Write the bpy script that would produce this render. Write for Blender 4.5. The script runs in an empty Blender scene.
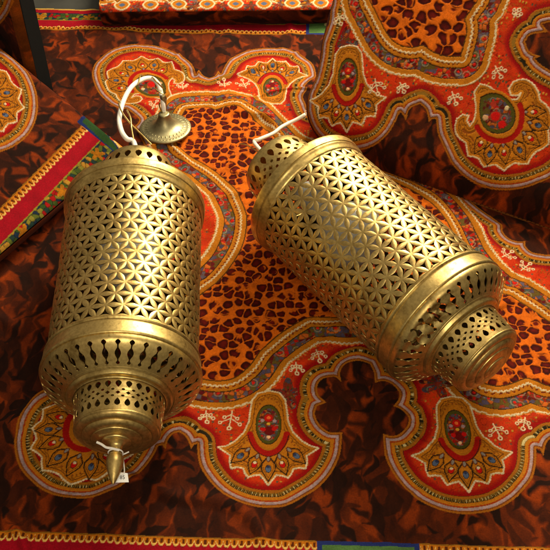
import bpy, bmesh, math, random
import numpy as np
from mathutils import Vector, Matrix

S = 0.1            # the plan below is in decimetres; everything is built in metres
scene = bpy.context.scene
COL = scene.collection

# ------------------------------------------------------------------ camera
TH, FPX, CH = 0.84393831, 949.99, 10.7161651      # pitch below horizon, focal length (px of 550), height
SIN, COS = math.sin(TH), math.cos(TH)

def ray(px, py):
    """direction of the sight line through a photo point"""
    u = (275 - py) / FPX
    return np.array([(px - 275) / FPX, COS + u * SIN, -SIN + u * COS])

def ground(px, py, h=0.0):
    d = ray(px, py)
    t = (h - CH) / d[2]
    return np.array([d[0] * t, d[1] * t, h])

class Plane:
    def __init__(self, o, e1, e2):
        self.o = np.array(o, float); self.e1 = np.array(e1, float) / np.linalg.norm(e1)
        e2 = np.array(e2, float); e2 = e2 - self.e1 * (e2 @ self.e1)
        self.e2 = e2 / np.linalg.norm(e2); self.n = np.cross(self.e1, self.e2)
    def px(self, p):
        d = ray(*p); c = np.array([0, 0, CH])
        t = ((self.o - c) @ self.n) / (d @ self.n)
        q = c + d * t - self.o
        return np.array([q @ self.e1, q @ self.e2])
    def pts(self, ps):
        return np.array([self.px(p) for p in ps])

# ------------------------------------------------------------------ tagging
def tag(o, label=None, cat=None, group=None, kind=None):
    if label: o['label'] = label
    if cat: o['category'] = cat
    if group: o['group'] = group
    if kind: o['kind'] = kind
    return o

def empty(name, loc, rz=0.0):
    o = bpy.data.objects.new(name, None)
    o.empty_display_size = 0.03
    o.location = Vector(loc) * S
    o.rotation_euler = (0, 0, rz)
    COL.objects.link(o)
    return o

def link(name, me, mat, parent=None, smooth=True):
    o = bpy.data.objects.new(name, me)
    COL.objects.link(o)
    if mat is not None and not me.materials:
        me.materials.append(mat)
    if smooth:
        me.polygons.foreach_set('use_smooth', np.ones(len(me.polygons), bool))
    if parent is not None: o.parent = parent
    return o

def mesh_from(name, V, F):
    me = bpy.data.meshes.new(name)
    me.from_pydata([tuple(float(c) * S for c in v) for v in V], [], F)
    me.update()
    return me

def mesh_np(name, V, Q):
    me = bpy.data.meshes.new(name)
    n, m = len(V), len(Q)
    me.vertices.add(n); me.loops.add(m * 4); me.polygons.add(m)
    me.vertices.foreach_set('co', (V * S).astype(np.float32).ravel())
    me.loops.foreach_set('vertex_index', Q.astype(np.int32).ravel())
    me.polygons.foreach_set('loop_start', np.arange(0, m * 4, 4, dtype=np.int32))
    me.update(calc_edges=True)
    return me

# ------------------------------------------------------------------ colours and noise
def srgb(r, g, b):
    def f(c):
        c /= 255.0
        return c / 12.92 if c <= 0.04045 else ((c + 0.055) / 1.055) ** 2.4
    return np.array([f(r), f(g), f(b)], np.float32)

RNG = np.random.RandomState(7)
TAB = RNG.rand(65536).astype(np.float32)

def hash2(i, j, k=0):
    h = (i.astype(np.int64) * 73856093) ^ (j.astype(np.int64) * 19349663) ^ (k * 83492791)
    h = (h ^ (h >> 13)) * 1274126177
    return TAB[(h ^ (h >> 16)) & 65535]

def vnoise(x, y, k=0):
    i = np.floor(x); j = np.floor(y)
    fx = (x - i).astype(np.float32); fy = (y - j).astype(np.float32)
    fx = fx * fx * (3 - 2 * fx); fy = fy * fy * (3 - 2 * fy)
    a = hash2(i, j, k); b = hash2(i + 1, j, k); c = hash2(i, j + 1, k); d = hash2(i + 1, j + 1, k)
    return (a + (b - a) * fx) * (1 - fy) + (c + (d - c) * fx) * fy

def fbm(x, y, k=0, o=3):
    s = 0; a = 0.5; t = 0
    for q in range(o):
        s = s + a * vnoise(x + 17.3 * q, y - 9.1 * q, k + q); t += a
        x = x * 2.03; y = y * 2.03; a *= 0.5
    return s / t

def voronoi(x, y, k=0, jit=0.8):
    i0 = np.floor(x); j0 = np.floor(y)
    f1 = np.full(x.shape, 9., np.float32); f2 = f1.copy(); idv = np.zeros(x.shape, np.float32)
    for di in (-1, 0, 1):
        for dj in (-1, 0, 1):
            i = i0 + di; j = j0 + dj
            px = i + 0.5 + jit * (hash2(i, j, k) - 0.5); py = j + 0.5 + jit * (hash2(i, j, k + 5) - 0.5)
            d = np.hypot(x - px, y - py).astype(np.float32)
            near = d < f1
            f2 = np.where(near, f1, np.minimum(f2, d))
            idv = np.where(near, hash2(i, j, k + 9), idv)
            f1 = np.where(near, d, f1)
    return f1, f2, idv

def sstep(a, b, x):
    t = np.clip((x - a) / (b - a), 0, 1)
    return t * t * (3 - 2 * t)

# ------------------------------------------------------------------ curves
def smooth(pts, closed=False, n=5, corner=48):
    P = np.array(pts, float); m = len(P)
    isC = np.zeros(m, bool)
    for i in range(m):
        if not closed and i in (0, m - 1): isC[i] = True; continue
        a = P[i] - P[i - 1]; b = P[(i + 1) % m] - P[i]
        c = (a @ b) / (np.linalg.norm(a) * np.linalg.norm(b) + 1e-9)
        isC[i] = math.degrees(math.acos(max(-1, min(1, c)))) > corner
    out = []
    for i in range(m if closed else m - 1):
        p1 = P[i]; p2 = P[(i + 1) % m]
        p0 = P[i - 1] if (closed or i > 0) and not isC[i] else p1 - (p2 - p1)
        p3 = P[(i + 2) % m] if (closed or i + 2 < m) and not isC[(i + 1) % m] else p2 + (p2 - p1)
        for q in range(n):
            t = q / n
            out.append(0.5 * ((2 * p1) + (p2 - p0) * t + (2 * p0 - 5 * p1 + 4 * p2 - p3) * t * t
                              + (3 * p1 - p0 - 3 * p2 + p3) * t ** 3))
    if not closed: out.append(P[-1])
    return np.array(out)

# ------------------------------------------------------------------ a printed sheet of cloth: a fine grid whose vertices carry the print
class Sheet:
    def __init__(self, xs, ys):
        self.xs = np.asarray(xs, float); self.ys = np.asarray(ys, float)
        self.X, self.Y = np.meshgrid(self.xs, self.ys)
        self.X = self.X.astype(np.float32); self.Y = self.Y.astype(np.float32)
        self.c = np.zeros(self.X.shape + (3,), np.float32)
    def win(self, x0, x1, y0, y1):
        a = np.searchsorted(self.xs, (x0, x1)); b = np.searchsorted(self.ys, (y0, y1))
        return slice(b[0], b[1]), slice(a[0], a[1])
    def dist(self, P, dmax, closed=False):
        D = np.full(self.X.shape, 9.0, np.float32); T = np.zeros(self.X.shape, np.float32)
        Q = np.vstack([P, P[:1]]) if closed else P
        acc = 0.0
        for a, b in zip(Q[:-1], Q[1:]):
            L = np.linalg.norm(b - a)
            if L < 1e-9: continue
            w = self.win(min(a[0], b[0]) - dmax, max(a[0], b[0]) + dmax, min(a[1], b[1]) - dmax, max(a[1], b[1]) + dmax)
            x = self.X[w] - np.float32(a[0]); y = self.Y[w] - np.float32(a[1])
            if x.size:
                ux, uy = (b - a) / L
                t = np.clip(x * np.float32(ux) + y * np.float32(uy), 0, L)
                d = np.hypot(x - t * np.float32(ux), y - t * np.float32(uy))
                k = d < D[w]
                D[w] = np.where(k, d, D[w]); T[w] = np.where(k, t + acc, T[w])
            acc += L
        return D, T
    def inside(self, P):
        M = np.zeros(self.X.shape, bool)
        Q = np.vstack([P, P[:1]])
        for a, b in zip(Q[:-1], Q[1:]):
            if a[1] == b[1]: continue
            lo, hi = (a, b) if a[1] < b[1] else (b, a)
            r = np.searchsorted(self.ys, (lo[1], hi[1]))
            if r[0] == r[1]: continue
            yy = self.ys[r[0]:r[1]]
            xc = lo[0] + (yy - lo[1]) * (hi[0] - lo[0]) / (hi[1] - lo[1])
            M[r[0]:r[1]] ^= self.X[r[0]:r[1]] < xc[:, None]
        return M
    def local(self, P, pad=0.0):
        P = np.asarray(P)
        w = self.win(P[:, 0].min() - pad, P[:, 0].max() + pad, P[:, 1].min() - pad, P[:, 1].max() + pad)
        s = Sheet.__new__(Sheet)
        s.xs = self.xs[w[1]]; s.ys = self.ys[w[0]]; s.X = self.X[w]; s.Y = self.Y[w]; s.c = self.c[w]
        return s
    def fill(self, P, col):
        s = self.local(P)
        if s.X.size == 0: return
        m = s.inside(np.asarray(P)); s.c[m] = col
    def stroke(self, P, w, col, closed=False, bead=0.0, per=0.05):
        s = self.local(P, w * 2 + bead + .02)
        if s.X.size == 0: return
        D, T = s.dist(np.asarray(P, float), w * 2 + bead + .02, closed)
        hw = w / 2 + (bead * np.abs(np.sin(np.pi * T / per)) if bead else 0)
        m = D < hw; s.c[m] = col
    def disc(self, c, r, col, ry=None, rot=0.0):
        a = np.linspace(0, 2 * np.pi, 25)[:-1]
        ry = r if ry is None else ry
        x = r * np.cos(a); y = ry * np.sin(a)
        self.fill(np.stack([c[0] + x * math.cos(rot) - y * math.sin(rot), c[1] + x * math.sin(rot) + y * math.cos(rot)], 1), col)

MUST = srgb(190, 122, 25); MUST2 = srgb(168, 104, 23); OLIVE = srgb(96, 82, 34); LAV = srgb(172, 146, 148)
REDK = srgb(158, 14, 10); FIELD = srgb(198, 62, 14); WHITE = srgb(222, 202, 166); LINE = srgb(62, 42, 16)
BLUE = srgb(96, 110, 136); RED = srgb(198, 24, 16); LEO = srgb(218, 116, 20); BLOT = srgb(98, 21, 6); GREEN = srgb(92, 86, 28)

def strokes(x, y, cell, ln, wd, seed, bias=.9):
    """brush marks: one tapered, randomly turned dab per cell"""
    rag = fbm(x * 13, y * 9, seed + 9, 2)
    i0 = np.floor(x / cell); j0 = np.floor(y / cell)
    t = np.zeros(x.shape, np.float32)
    for di in (-1, 0, 1):
        for dj in (-1, 0, 1):
            i = i0 + di; j = j0 + dj
            u = x - (i + .5 + .8 * (hash2(i, j, seed) - .5)) * cell
            v = y - (j + .5 + .8 * (hash2(i, j, seed + 1) - .5)) * cell
            a = 1.57 + (hash2(i, j, seed + 2) - .5) * 2 * bias
            k = .55 + .75 * hash2(i, j, seed + 3)
            p = u * np.cos(a) + v * np.sin(a); q = -u * np.sin(a) + v * np.cos(a)
            q = q + (hash2(i, j, seed + 4) - .5) * 1.5 * p * p / cell
            pn = p / (ln * k)
            w = wd * k * np.clip(1 - pn * pn, 0, 1) * (.75 + .5 * (pn + .4))
            t = np.maximum(t, sstep(.034, -.026, np.abs(q) - w + .055 * (rag - .5)) * (np.abs(pn) < 1) * (.55 + .45 * hash2(i, j, seed + 6)))
    return t

def paint_brown(sh, m, sc=1.0, ang=0.0, seed=0):
    x = sh.X[m]; y = sh.Y[m]
    x, y = x * math.cos(ang) + y * math.sin(ang), -x * math.sin(ang) + y * math.cos(ang)
    x = x / sc; y = y / sc
    wx = x + .10 * (fbm(x * 4.1, y * 3.6, 31 + seed, 2) - .5) * 2; wy = y + .10 * (fbm(x * 4.1, y * 3.6, 41 + seed, 2) - .5) * 2
    big = fbm(x * 1.3, y * 1.3, 55 + seed, 2)
    t = strokes(wx, wy, .36, .34, .088, 200 + seed, .8)
    t = np.maximum(t, strokes(wx + 5.3, wy + 1.7, .25, .17, .055, 230 + seed, 1.4))
    t = np.maximum(t, .85 * strokes(wx + 2.1, wy + 7.7, .55, .62, .12, 260 + seed, .6))
    t = np.maximum(t * 1.1, .25 * sstep(.52, .66, big))
    t = np.clip(t, 0, 1)[:, None]
    g = fbm(x * 11, y * 6, 61, 3)[:, None]
    base = srgb(156, 68, 11) * (.5 + .8 * g); dark = srgb(47, 21, 7) * (.6 + .8 * g)
    base = base * (1 - .30 * sstep(.4, .7, fbm(x * 2.4, y * 1.7, 77, 2)))[:, None]
    sh.c[m] = base * (1 - t) + dark * t

def paint_leopard(sh, m, sc=1.0, seed=0):
    x = sh.X[m] / sc; y = sh.Y[m] / sc
    wx = x + .045 * (fbm(x * 7, y * 7, 5) - .5) * 2; wy = y + .045 * (fbm(x * 7, y * 7, 8) - .5) * 2
    cs = 6.3
    f1, f2, idv = voronoi(wx * cs, wy * cs, 2 + seed, .66)
    g = fbm(x * 16, y * 16, 9, 2)
    edge = np.minimum(f2 - f1, (.56 - f1) * 1.3)
    t = sstep(.05, .15, edge + .18 * (g - .5))
    # bays bitten into the spots, as in a rosette
    a = fbm(wx * 11.5, wy * 11.5, 15, 1)
    t = t * (1 - .85 * sstep(.66, .74, a) * sstep(.5, .32, edge))
    core = sstep(.15, .7, edge)
    blot = BLOT[None] * (.55 + .75 * core)[:, None] * (.8 + .4 * idv)[:, None] + srgb(70, 20, 34)[None] * (.5 * sstep(.5, .9, g) * core)[:, None]
    bg = LEO[None] * (.75 + .45 * g)[:, None]
    t = t[:, None]
    sh.c[m] = bg * (1 - t) + blot * t

FLOR = np.stack([srgb(112, 96, 110), srgb(188, 36, 22), srgb(108, 24, 26), srgb(200, 108, 40), srgb(110, 92, 40), srgb(96, 84, 104), srgb(150, 60, 40), srgb(92, 98, 92)])

def paint_floral(sh, m, cell=.075, seed=0, dark=1.0):
    x = sh.X[m]; y = sh.Y[m]
    if x.size == 0: return
    big, _, idb = voronoi(x / (cell * 2.6), y / (cell * 2.6), 71 + seed)
    f1, f2, idv = voronoi(x / cell, y / cell, 51 + seed, .9)
    k = ((idb * 5.0).astype(int) * 2 + (idv * 4).astype(int)) % 8
    c = FLOR[k]
    back = srgb(126, 88, 36)
    t = sstep(.05, .16, f2 - f1)[:, None]
    c = back * (1 - t) * .75 + c * t
    ring = (np.abs(big - .30) < .05) & (idb > .45)
    c[ring] = c[ring] * .45 + srgb(206, 190, 160) * .35
    c[(big < .12) & (idb > .45)] = srgb(214, 40, 22)
    sh.c[m] = c * dark

def paint_print(sh, O, I, sc=1.0, seed=0, ang=0.0, leo=1.0):
    """outer ground, ornate border between the curves O and I, leopard inside I"""
    inO = sh.inside(O)
    paint_brown(sh, ~inO, sc, ang, seed)
    # field
    x, y = sh.X, sh.Y
    m = inO
    g = fbm(x[m] * 5, y[m] * 5, 91, 2)
    f = FIELD[None] * (.78 + .44 * g)[:, None]
    h = hash2(np.floor(x[m] / .028), np.floor(y[m] / .028), 3)
    f[h > .93] = f[h > .93] * .55 + srgb(150, 100, 30) * .4
    v = np.abs(fbm(x[m] * 7.5, y[m] * 7.5, 95, 2) - .5); v2 = np.abs(fbm(x[m] * 6.5 + 9, y[m] * 6.5, 99, 2) - .52)
    k = v < .012; f[k] = f[k] * .5 + srgb(190, 130, 40) * .35
    k = v2 < .010; f[k] = f[k] * .45 + srgb(110, 20, 14) * .4
    h = hash2(np.floor(x[m] / .05), np.floor(y[m] / .05), 13); q = np.hypot((x[m] / .05) % 1 - .5, (y[m] / .05) % 1 - .5)
    k = (h > .86) & (q < .3); f[k] = np.where((h[k] > .93)[:, None], srgb(196, 150, 60)[None], srgb(96, 92, 70)[None])
    sh.c[m] = f
    dO, tO = sh.dist(O, .40 * sc, True)
    dO /= sc; tO /= sc
    near = inO & (dO < .36)
    band = lambda a, b: near & (dO >= a) & (dO < b)
    k = band(.235, .36); w = sstep(.36, .27, dO[k])[:, None]
    sh.c[k] = sh.c[k] * (1 - w) + REDK * w
    sh.c[band(.0, .030)] = MUST2
    sh.c[band(.028, .038)] = srgb(120, 60, 20)
    sh.c[band(.038, .088)] = MUST2
    sh.c[band(.042, .080)] = LAV
    k = band(.042, .080)
    sh.c[k] *= (.8 + .4 * fbm(x[k] * 22, y[k] * 22, 4, 1))[:, None]
    sh.c[band(.088, .100)] = srgb(166, 52, 20)
    sh.c[band(.100, .146)] = MUST
    k = band(.146, .205)
    ph = (tO[k] / .058) % 1.0; r = (dO[k] - .146) / .059
    tooth = (np.abs(ph - .5) < .40 * np.sqrt(np.clip(1 - r * .9, 0, 1))) & (np.abs(ph - .5) > .08)
    c = np.where(tooth[:, None], srgb(52, 42, 20)[None], srgb(150, 112, 40)[None])
    sp = (np.abs(ph - .02) < .13) & (r > .15) & (r < .75)
    c[sp] = srgb(206, 190, 140)
    sh.c[k] = c
    sh.c[band(.205, .240)] = MUST2
    sh.c[band(.240, .246)] = srgb(90, 40, 14)
    res = (inO, dO, tO)
    if I is None: return res
    inI = sh.inside(I)
    dI, tI = sh.dist(I, .52 * sc, True)
    dI /= sc; tI /= sc
    out = inO & ~inI
    band = lambda a, b: out & (dI >= a) & (dI < b)
    sh.c[band(0, .475)] = MUST
    k = band(.175, .345)
    paint_floral(sh, k, .07 * sc, seed)
    sh.c[band(.168, .182)] = LINE; sh.c[band(.338, .350)] = LINE
    k = out & (dI < .44)
    sh.c[k] *= (.85 + .3 * fbm(x[k] * 14, y[k] * 14, 6, 2))[:, None]
    for c0, hw in ((.078, .016), (.448, .017)):
        wob = .009 * np.sin(2 * np.pi * tI / .062)
        wid = hw * (.45 + .6 * np.abs(np.cos(np.pi * tI / .031)))
        k = out & (np.abs(dI - c0 - wob) < wid)
        sh.c[k] = WHITE * (.75 + .35 * vnoise(x[k] * 40, y[k] * 40, 2))[:, None]
        k = out & (np.abs(dI - c0 - wob - .034) < .010) & (np.cos(2 * np.pi * tI / .075) > 0)
        sh.c[k] = srgb(120, 40, 20) if c0 < .2 else srgb(226, 120, 60)
    k = out & (dI > .475) & (dI < .50) & (dO > .24)
    paint_leopard(sh, inI, sc * leo, seed)
    k = inI & (dI < .018)
    sh.c[k] = srgb(96, 66, 18)
    return res
# ------------------------------------------------------------------ printed motifs (traced once, laid out by rotation)
GP = Plane((0, 0, 0), (1, 0, 0), (0, 1, 0))

def mirror_close(half):
    h = np.array(half); r = h[::-1].copy(); r[:, 0] *= -1
    return np.vstack([h, r[1:-1]])

_c = GP.px((268.5, 424))
def gl(ps): return GP.pts(ps) - _c
LOTUS = mirror_close(np.vstack([[0, gl([(268, 391)])[0][1]], gl([(258, 393), (252, 400), (250, 412), (249, 421), (244, 432), (235, 441), (226, 446), (218, 448),
        (224, 452), (230, 456), (229.5, 462), (231, 469), (237, 468), (243, 469), (245, 474), (248, 478), (254, 476), (260, 475), (264, 480)]),
        [0, gl([(268, 486)])[0][1]]]))

def xf(P, c, ang, sc=1.0):
    P = np.atleast_2d(np.asarray(P, float)) * sc
    ca, sa = math.cos(ang), math.sin(ang)
    return np.stack([c[0] + P[:, 0] * ca - P[:, 1] * sa, c[1] + P[:, 0] * sa + P[:, 1] * ca], 1)

def petal(sh, base, tip, w, c, ang, sc, colr):
    b = np.array(base, float); t = np.array(tip, float); d = t - b; L = np.linalg.norm(d); d /= L
    n = np.array([-d[1], d[0]])
    poly = np.array([b, b + d * L * .32 + n * w, b + d * L * .55 + n * w * .95, t, b + d * L * .55 - n * w * .95, b + d * L * .32 - n * w])
    P = xf(poly, c, ang, sc)
    sh.fill(P, MUST); sh.stroke(P, .016 * sc, LINE, True)
    P2 = xf(b + (poly - b) * .80 + d * L * .05, c, ang, sc); sh.stroke(P2, .008 * sc, srgb(132, 76, 18), True)
    def D(f, r, col, ry=None): 
        q = xf(b + d * L * f, c, ang, sc)[0]
        sh.disc(q, r * sc, col, (ry or r) * sc, math.atan2(d[1], d[0]) + ang)
    D(.50, .058, LINE, .042); D(.50, .048, RED if colr else BLUE, .034); D(.42, .022, WHITE if colr else srgb(60, 66, 96))
    D(.12, .050, srgb(120, 60, 30), .030); D(.12, .034, srgb(150, 140, 130), .018)

def oval(sh, c, ang, sc, rx=.165, ry=.30, seed=0):
    a = np.linspace(0, 2 * np.pi, 41)[:-1]
    E = lambda k: xf(np.stack([rx * k * np.cos(a), ry * k * np.sin(a)], 1), c, ang, sc)
    sh.fill(E(1.24), MUST); sh.fill(E(1.05), LINE); sh.fill(E(1.0), GREEN)
    s = sh.local(E(1.0))
    if s.X.size:
        paint_floral(s, s.inside(E(.84)), .05 * sc, 3 + seed, .8)
    for (x, y, r, col) in ((0, .10, .072, srgb(130, 60, 30)), (0, .10, .056, RED), (0, .10, .026, srgb(236, 120, 60)), (.01, -.10, .07, srgb(120, 20, 16)), (-.07, -.08, .034, RED), (.075, -.07, .034, RED),
                           (-.08, .06, .026, LAV), (.08, .05, .026, LAV), (0, .005, .024, srgb(220, 170, 60)), (0, -.2, .026, srgb(236, 190, 150)), (-.06, .19, .022, srgb(120, 30, 40)), (.06, .19, .022, srgb(120, 30, 40))):
        q = xf((x * rx / .165, y * ry / .30), c, ang, sc)[0]
        sh.disc(q, r * sc, col)

def ornate_rim(sh, P, sc):
    s = sh.local(P, .1)
    if s.X.size == 0: return
    D, T = s.dist(P, .16 * sc, True); D /= sc; T /= sc
    m = s.inside(P)
    k = m & (np.abs(D - .055) < .006); s.c[k] = srgb(120, 70, 16)
    k = m & (np.abs(D - .085 - .010 * np.sin(2 * np.pi * T / .09)) < .007); s.c[k] = srgb(146, 92, 20)
    k = m & (D > .10) & (D < .125) & (np.abs((T / .06) % 1 - .5) < .2); s.c[k] = srgb(150, 84, 20)
    wob = np.abs(D) - .004 - .0075 * np.abs(np.sin(np.pi * T / .036))
    k = wob < .003; s.c[k] = WHITE * (.72 + .4 * vnoise(s.X[k] * 45, s.Y[k] * 45, 2))[:, None]

def lotus(sh, c, ang=0.0, sc=1.0, seed=0):
    P = xf(LOTUS, c, ang, sc)
    sh.fill(P, MUST2); 
    s = sh.local(P)
    if s.X.size:
        m = s.inside(P); s.c[m] = MUST * (.82 + .36 * fbm(s.X[m] * 12, s.Y[m] * 12, 5, 2))[:, None]
    ornate_rim(sh, P, sc)
    for (b, t, w, k) in (((-.24, -.36), (-.48, -.60), .085, 0), ((.24, -.36), (.48, -.60), .085, 0), ((-.13, -.45), (-.23, -.76), .085, 1), ((.13, -.45), (.23, -.76), .085, 1), ((0, -.48), (0, -.86), .09, 0)):
        petal(sh, b, t, w, c, ang, sc, k)
    a = np.radians(np.linspace(198, 342, 30))
    arc = np.stack([.255 * np.cos(a), -.02 + .425 * np.sin(a)], 1)
    sh.stroke(xf(arc, c, ang, sc), .085 * sc, srgb(172, 26, 12))
    sh.stroke(xf(arc * 1.1, c, ang, sc), .012 * sc, LINE)
    oval(sh, c, ang, sc, seed=seed)

CN_OUT = [(474,92),(475,100),(476,110),(474,120),(470,126),(467,121),(469,116),(463,114.5),(457,119),(455,128),(458,137),(466,143),(467,150),(468,156),(474,157),(479,159),(481,163),(484,167),(490,165.5),(496,165),(500,168),(504,171),(509,166.5),(515,163),(521,164),(528,164),(531,158),(536,152),(542,149),(549,144),(549,137),(548,130),(552,124),(551,116),(549,109),(545,104),(540,100),(539,94),(534,85),(527,80),(520,79.5),(513,82),(509,89),(511,95),(517,96),(521,93),(518,99),(512,99.5),(503,96),(495,91),(488,86),(480,84)]
CN_OVAL = [(481,98),(490,94),(500,95),(508,101),(514,110),(514,122),(508,130),(498,133),(488,130),(482,122),(480,110)]
CN_RED = [(477,127),(482,134),(490,139),(502,141),(513,137),(520,127),(522,114),(520,105)]
CN_DOT = [((481,143),1),((490,153),0),((504,152),1),((519,149),0),((530,138),1),((537,125),0),((533,112),1)]

def corner_motif(sh, pl, c, ang, sc=1.0):
    """pl: the plane it was traced on (the right cushion); ang turns the traced axis"""
    o = pl.px((499, 113))
    loc = lambda ps: pl.pts(ps) - o
    P = xf(smooth(loc(CN_OUT), True, 3, 40), c, ang, sc)
    s = sh.local(P)
    if s.X.size == 0: return
    m = s.inside(P); s.c[m] = MUST * (.82 + .36 * fbm(s.X[m] * 12, s.Y[m] * 12, 5, 2))[:, None]
    ornate_rim(sh, P, sc)
    for p, k in CN_DOT:
        d = loc([p])[0]; u = d / np.linalg.norm(d); n = np.linalg.norm(d)
        petal(sh, u * (n - .16), u * (n + .20), .095, c, ang, sc, k)
    sh.stroke(xf(smooth(loc(CN_RED)), c, ang, sc), .085 * sc, srgb(172, 26, 12))
    O_ = smooth(loc(CN_OVAL), True); cen = O_.mean(0)
    for k, col in ((1.22, MUST), (1.05, LINE), (1.0, GREEN)):
        sh.fill(xf(cen + (O_ - cen) * k, c, ang, sc), col)
    Q = xf(cen + (O_ - cen) * .82, c, ang, sc); s = sh.local(Q)
    if s.X.size: paint_floral(s, s.inside(Q), .06 * sc, 8, .8)
    for (x, y, r, col) in ((0, -.05, .09, srgb(150, 70, 50)), (0, -.05, .07, RED), (.14, -.14, .06, RED), (-.1, .12, .05, srgb(170, 60, 40)), (-.14, -.12, .045, srgb(200, 160, 120)), (.12, .12, .035, srgb(210, 190, 150))):
        sh.disc(xf(cen + np.array((x, y)), c, ang, sc)[0], r * sc, col)

def sprig(sh, a, b, sc=1.0):
    a = np.array(a, float); b = np.array(b, float); d = b - a; L = np.linalg.norm(d); d /= L; n = np.array([-d[1], d[0]])
    w = .019 * sc
    sh.stroke(np.array([a, b]), w, WHITE)
    for k, f, s in ((1, .42, .55), (-1, .42, .55), (1, .2, .36), (-1, .2, .36)):
        q = a + d * L * f; e = q + (n * k * .9 + d * .55) * L * s
        sh.stroke(np.array([q, e]), w * .8, WHITE); sh.disc(e, .030 * sc, WHITE); sh.disc(e, .013 * sc, FIELD * .8)
    sh.disc(b, .036 * sc, WHITE); sh.disc(b, .016 * sc, FIELD * .8)

def plume(sh, c, d, r, mask, sc=1.0):
    """dark feathery spray between a medallion and a foil"""
    P = np.array([c]) + r * np.stack([np.cos(np.linspace(0, 6.28, 30)), np.sin(np.linspace(0, 6.28, 30))], 1)
    s = sh.local(P)
    if s.X.size == 0: return
    w = sh.win(P[:, 0].min(), P[:, 0].max(), P[:, 1].min(), P[:, 1].max())
    x = s.X - c[0]; y = s.Y - c[1]
    ang = np.arctan2(y, x) - math.atan2(d[1], d[0]); rr = np.hypot(x, y)
    ray_ = np.cos(ang * 9) > -.1
    lim = r * (.72 + .28 * np.cos(ang * 4.5))
    m = (rr < lim) & mask[w]
    s.c[m] = s.c[m] * .25 + srgb(104, 50, 40) * .7
    m2 = m & ray_ & (rr > .15 * r)
    paint_floral(s, m2, .055, 4, .75)

# ------------------------------------------------------------------ materials
def new_mat(name):
    m = bpy.data.materials.new(name); m.use_nodes = True
    nt = m.node_tree; b = nt.nodes['Principled BSDF']
    return m, nt, b

def cloth_mat(name, color=None, weave=900.0, bump=.25, rough=.85, sheen=.02):
    m, nt, b = new_mat(name)
    N = nt.nodes; L = nt.links
    b.inputs['Roughness'].default_value = rough
    b.inputs['Specular IOR Level'].default_value = .10
    b.inputs['Sheen Weight'].default_value = sheen
    b.inputs['Sheen Roughness'].default_value = .4
    tc = N.new('ShaderNodeTexCoord')
    if color is None:
        at = N.new('ShaderNodeAttribute'); at.attribute_name = 'print'
        src = at.outputs['Color']
    else:
        rgb = N.new('ShaderNodeRGB'); rgb.outputs[0].default_value = (*[float(c) for c in color], 1); src = rgb.outputs[0]
    no = N.new('ShaderNodeTexNoise'); no.inputs['Scale'].default_value = weave * .55; no.inputs['Detail'].default_value = 3
    L.new(tc.outputs['Object'], no.inputs['Vector'])
    mr = N.new('ShaderNodeMapRange'); mr.inputs['From Min'].default_value = .3; mr.inputs['From Max'].default_value = .7
    mr.inputs['To Min'].default_value = .78; mr.inputs['To Max'].default_value = 1.16
    L.new(no.outputs['Fac'], mr.inputs['Value'])
    mx = N.new('ShaderNodeVectorMath'); mx.operation = 'SCALE'
    L.new(src, mx.inputs[0]); L.new(mr.outputs['Result'], mx.inputs['Scale'])
    L.new(mx.outputs[0], b.inputs['Base Color'])
    wv = N.new('ShaderNodeTexWave'); wv.inputs['Scale'].default_value = weave / 3; wv.bands_direction = 'X'; wv.inputs['Distortion'].default_value = 1.5
    wv2 = N.new('ShaderNodeTexWave'); wv2.inputs['Scale'].default_value = weave / 3; wv2.bands_direction = 'Y'; wv2.inputs['Distortion'].default_value = 1.5
    L.new(tc.outputs['Object'], wv.inputs['Vector']); L.new(tc.outputs['Object'], wv2.inputs['Vector'])
    ad = N.new('ShaderNodeMath'); ad.operation = 'ADD'
    L.new(wv.outputs['Fac'], ad.inputs[0]); L.new(wv2.outputs['Fac'], ad.inputs[1])
    big = N.new('ShaderNodeTexNoise'); big.inputs['Scale'].default_value = 60; big.inputs['Detail'].default_value = 4
    L.new(tc.outputs['Object'], big.inputs['Vector'])
    ad2 = N.new('ShaderNodeMath'); ad2.operation = 'MULTIPLY_ADD'; ad2.inputs[1].default_value = 5.0
    L.new(big.outputs['Fac'], ad2.inputs[0]); L.new(ad.outputs[0], ad2.inputs[2])
    bp = N.new('ShaderNodeBump'); bp.inputs['Strength'].default_value = bump; bp.inputs['Distance'].default_value = .0006
    L.new(ad2.outputs[0], bp.inputs['Height']); L.new(bp.outputs['Normal'], b.inputs['Normal'])
    return m

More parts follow.
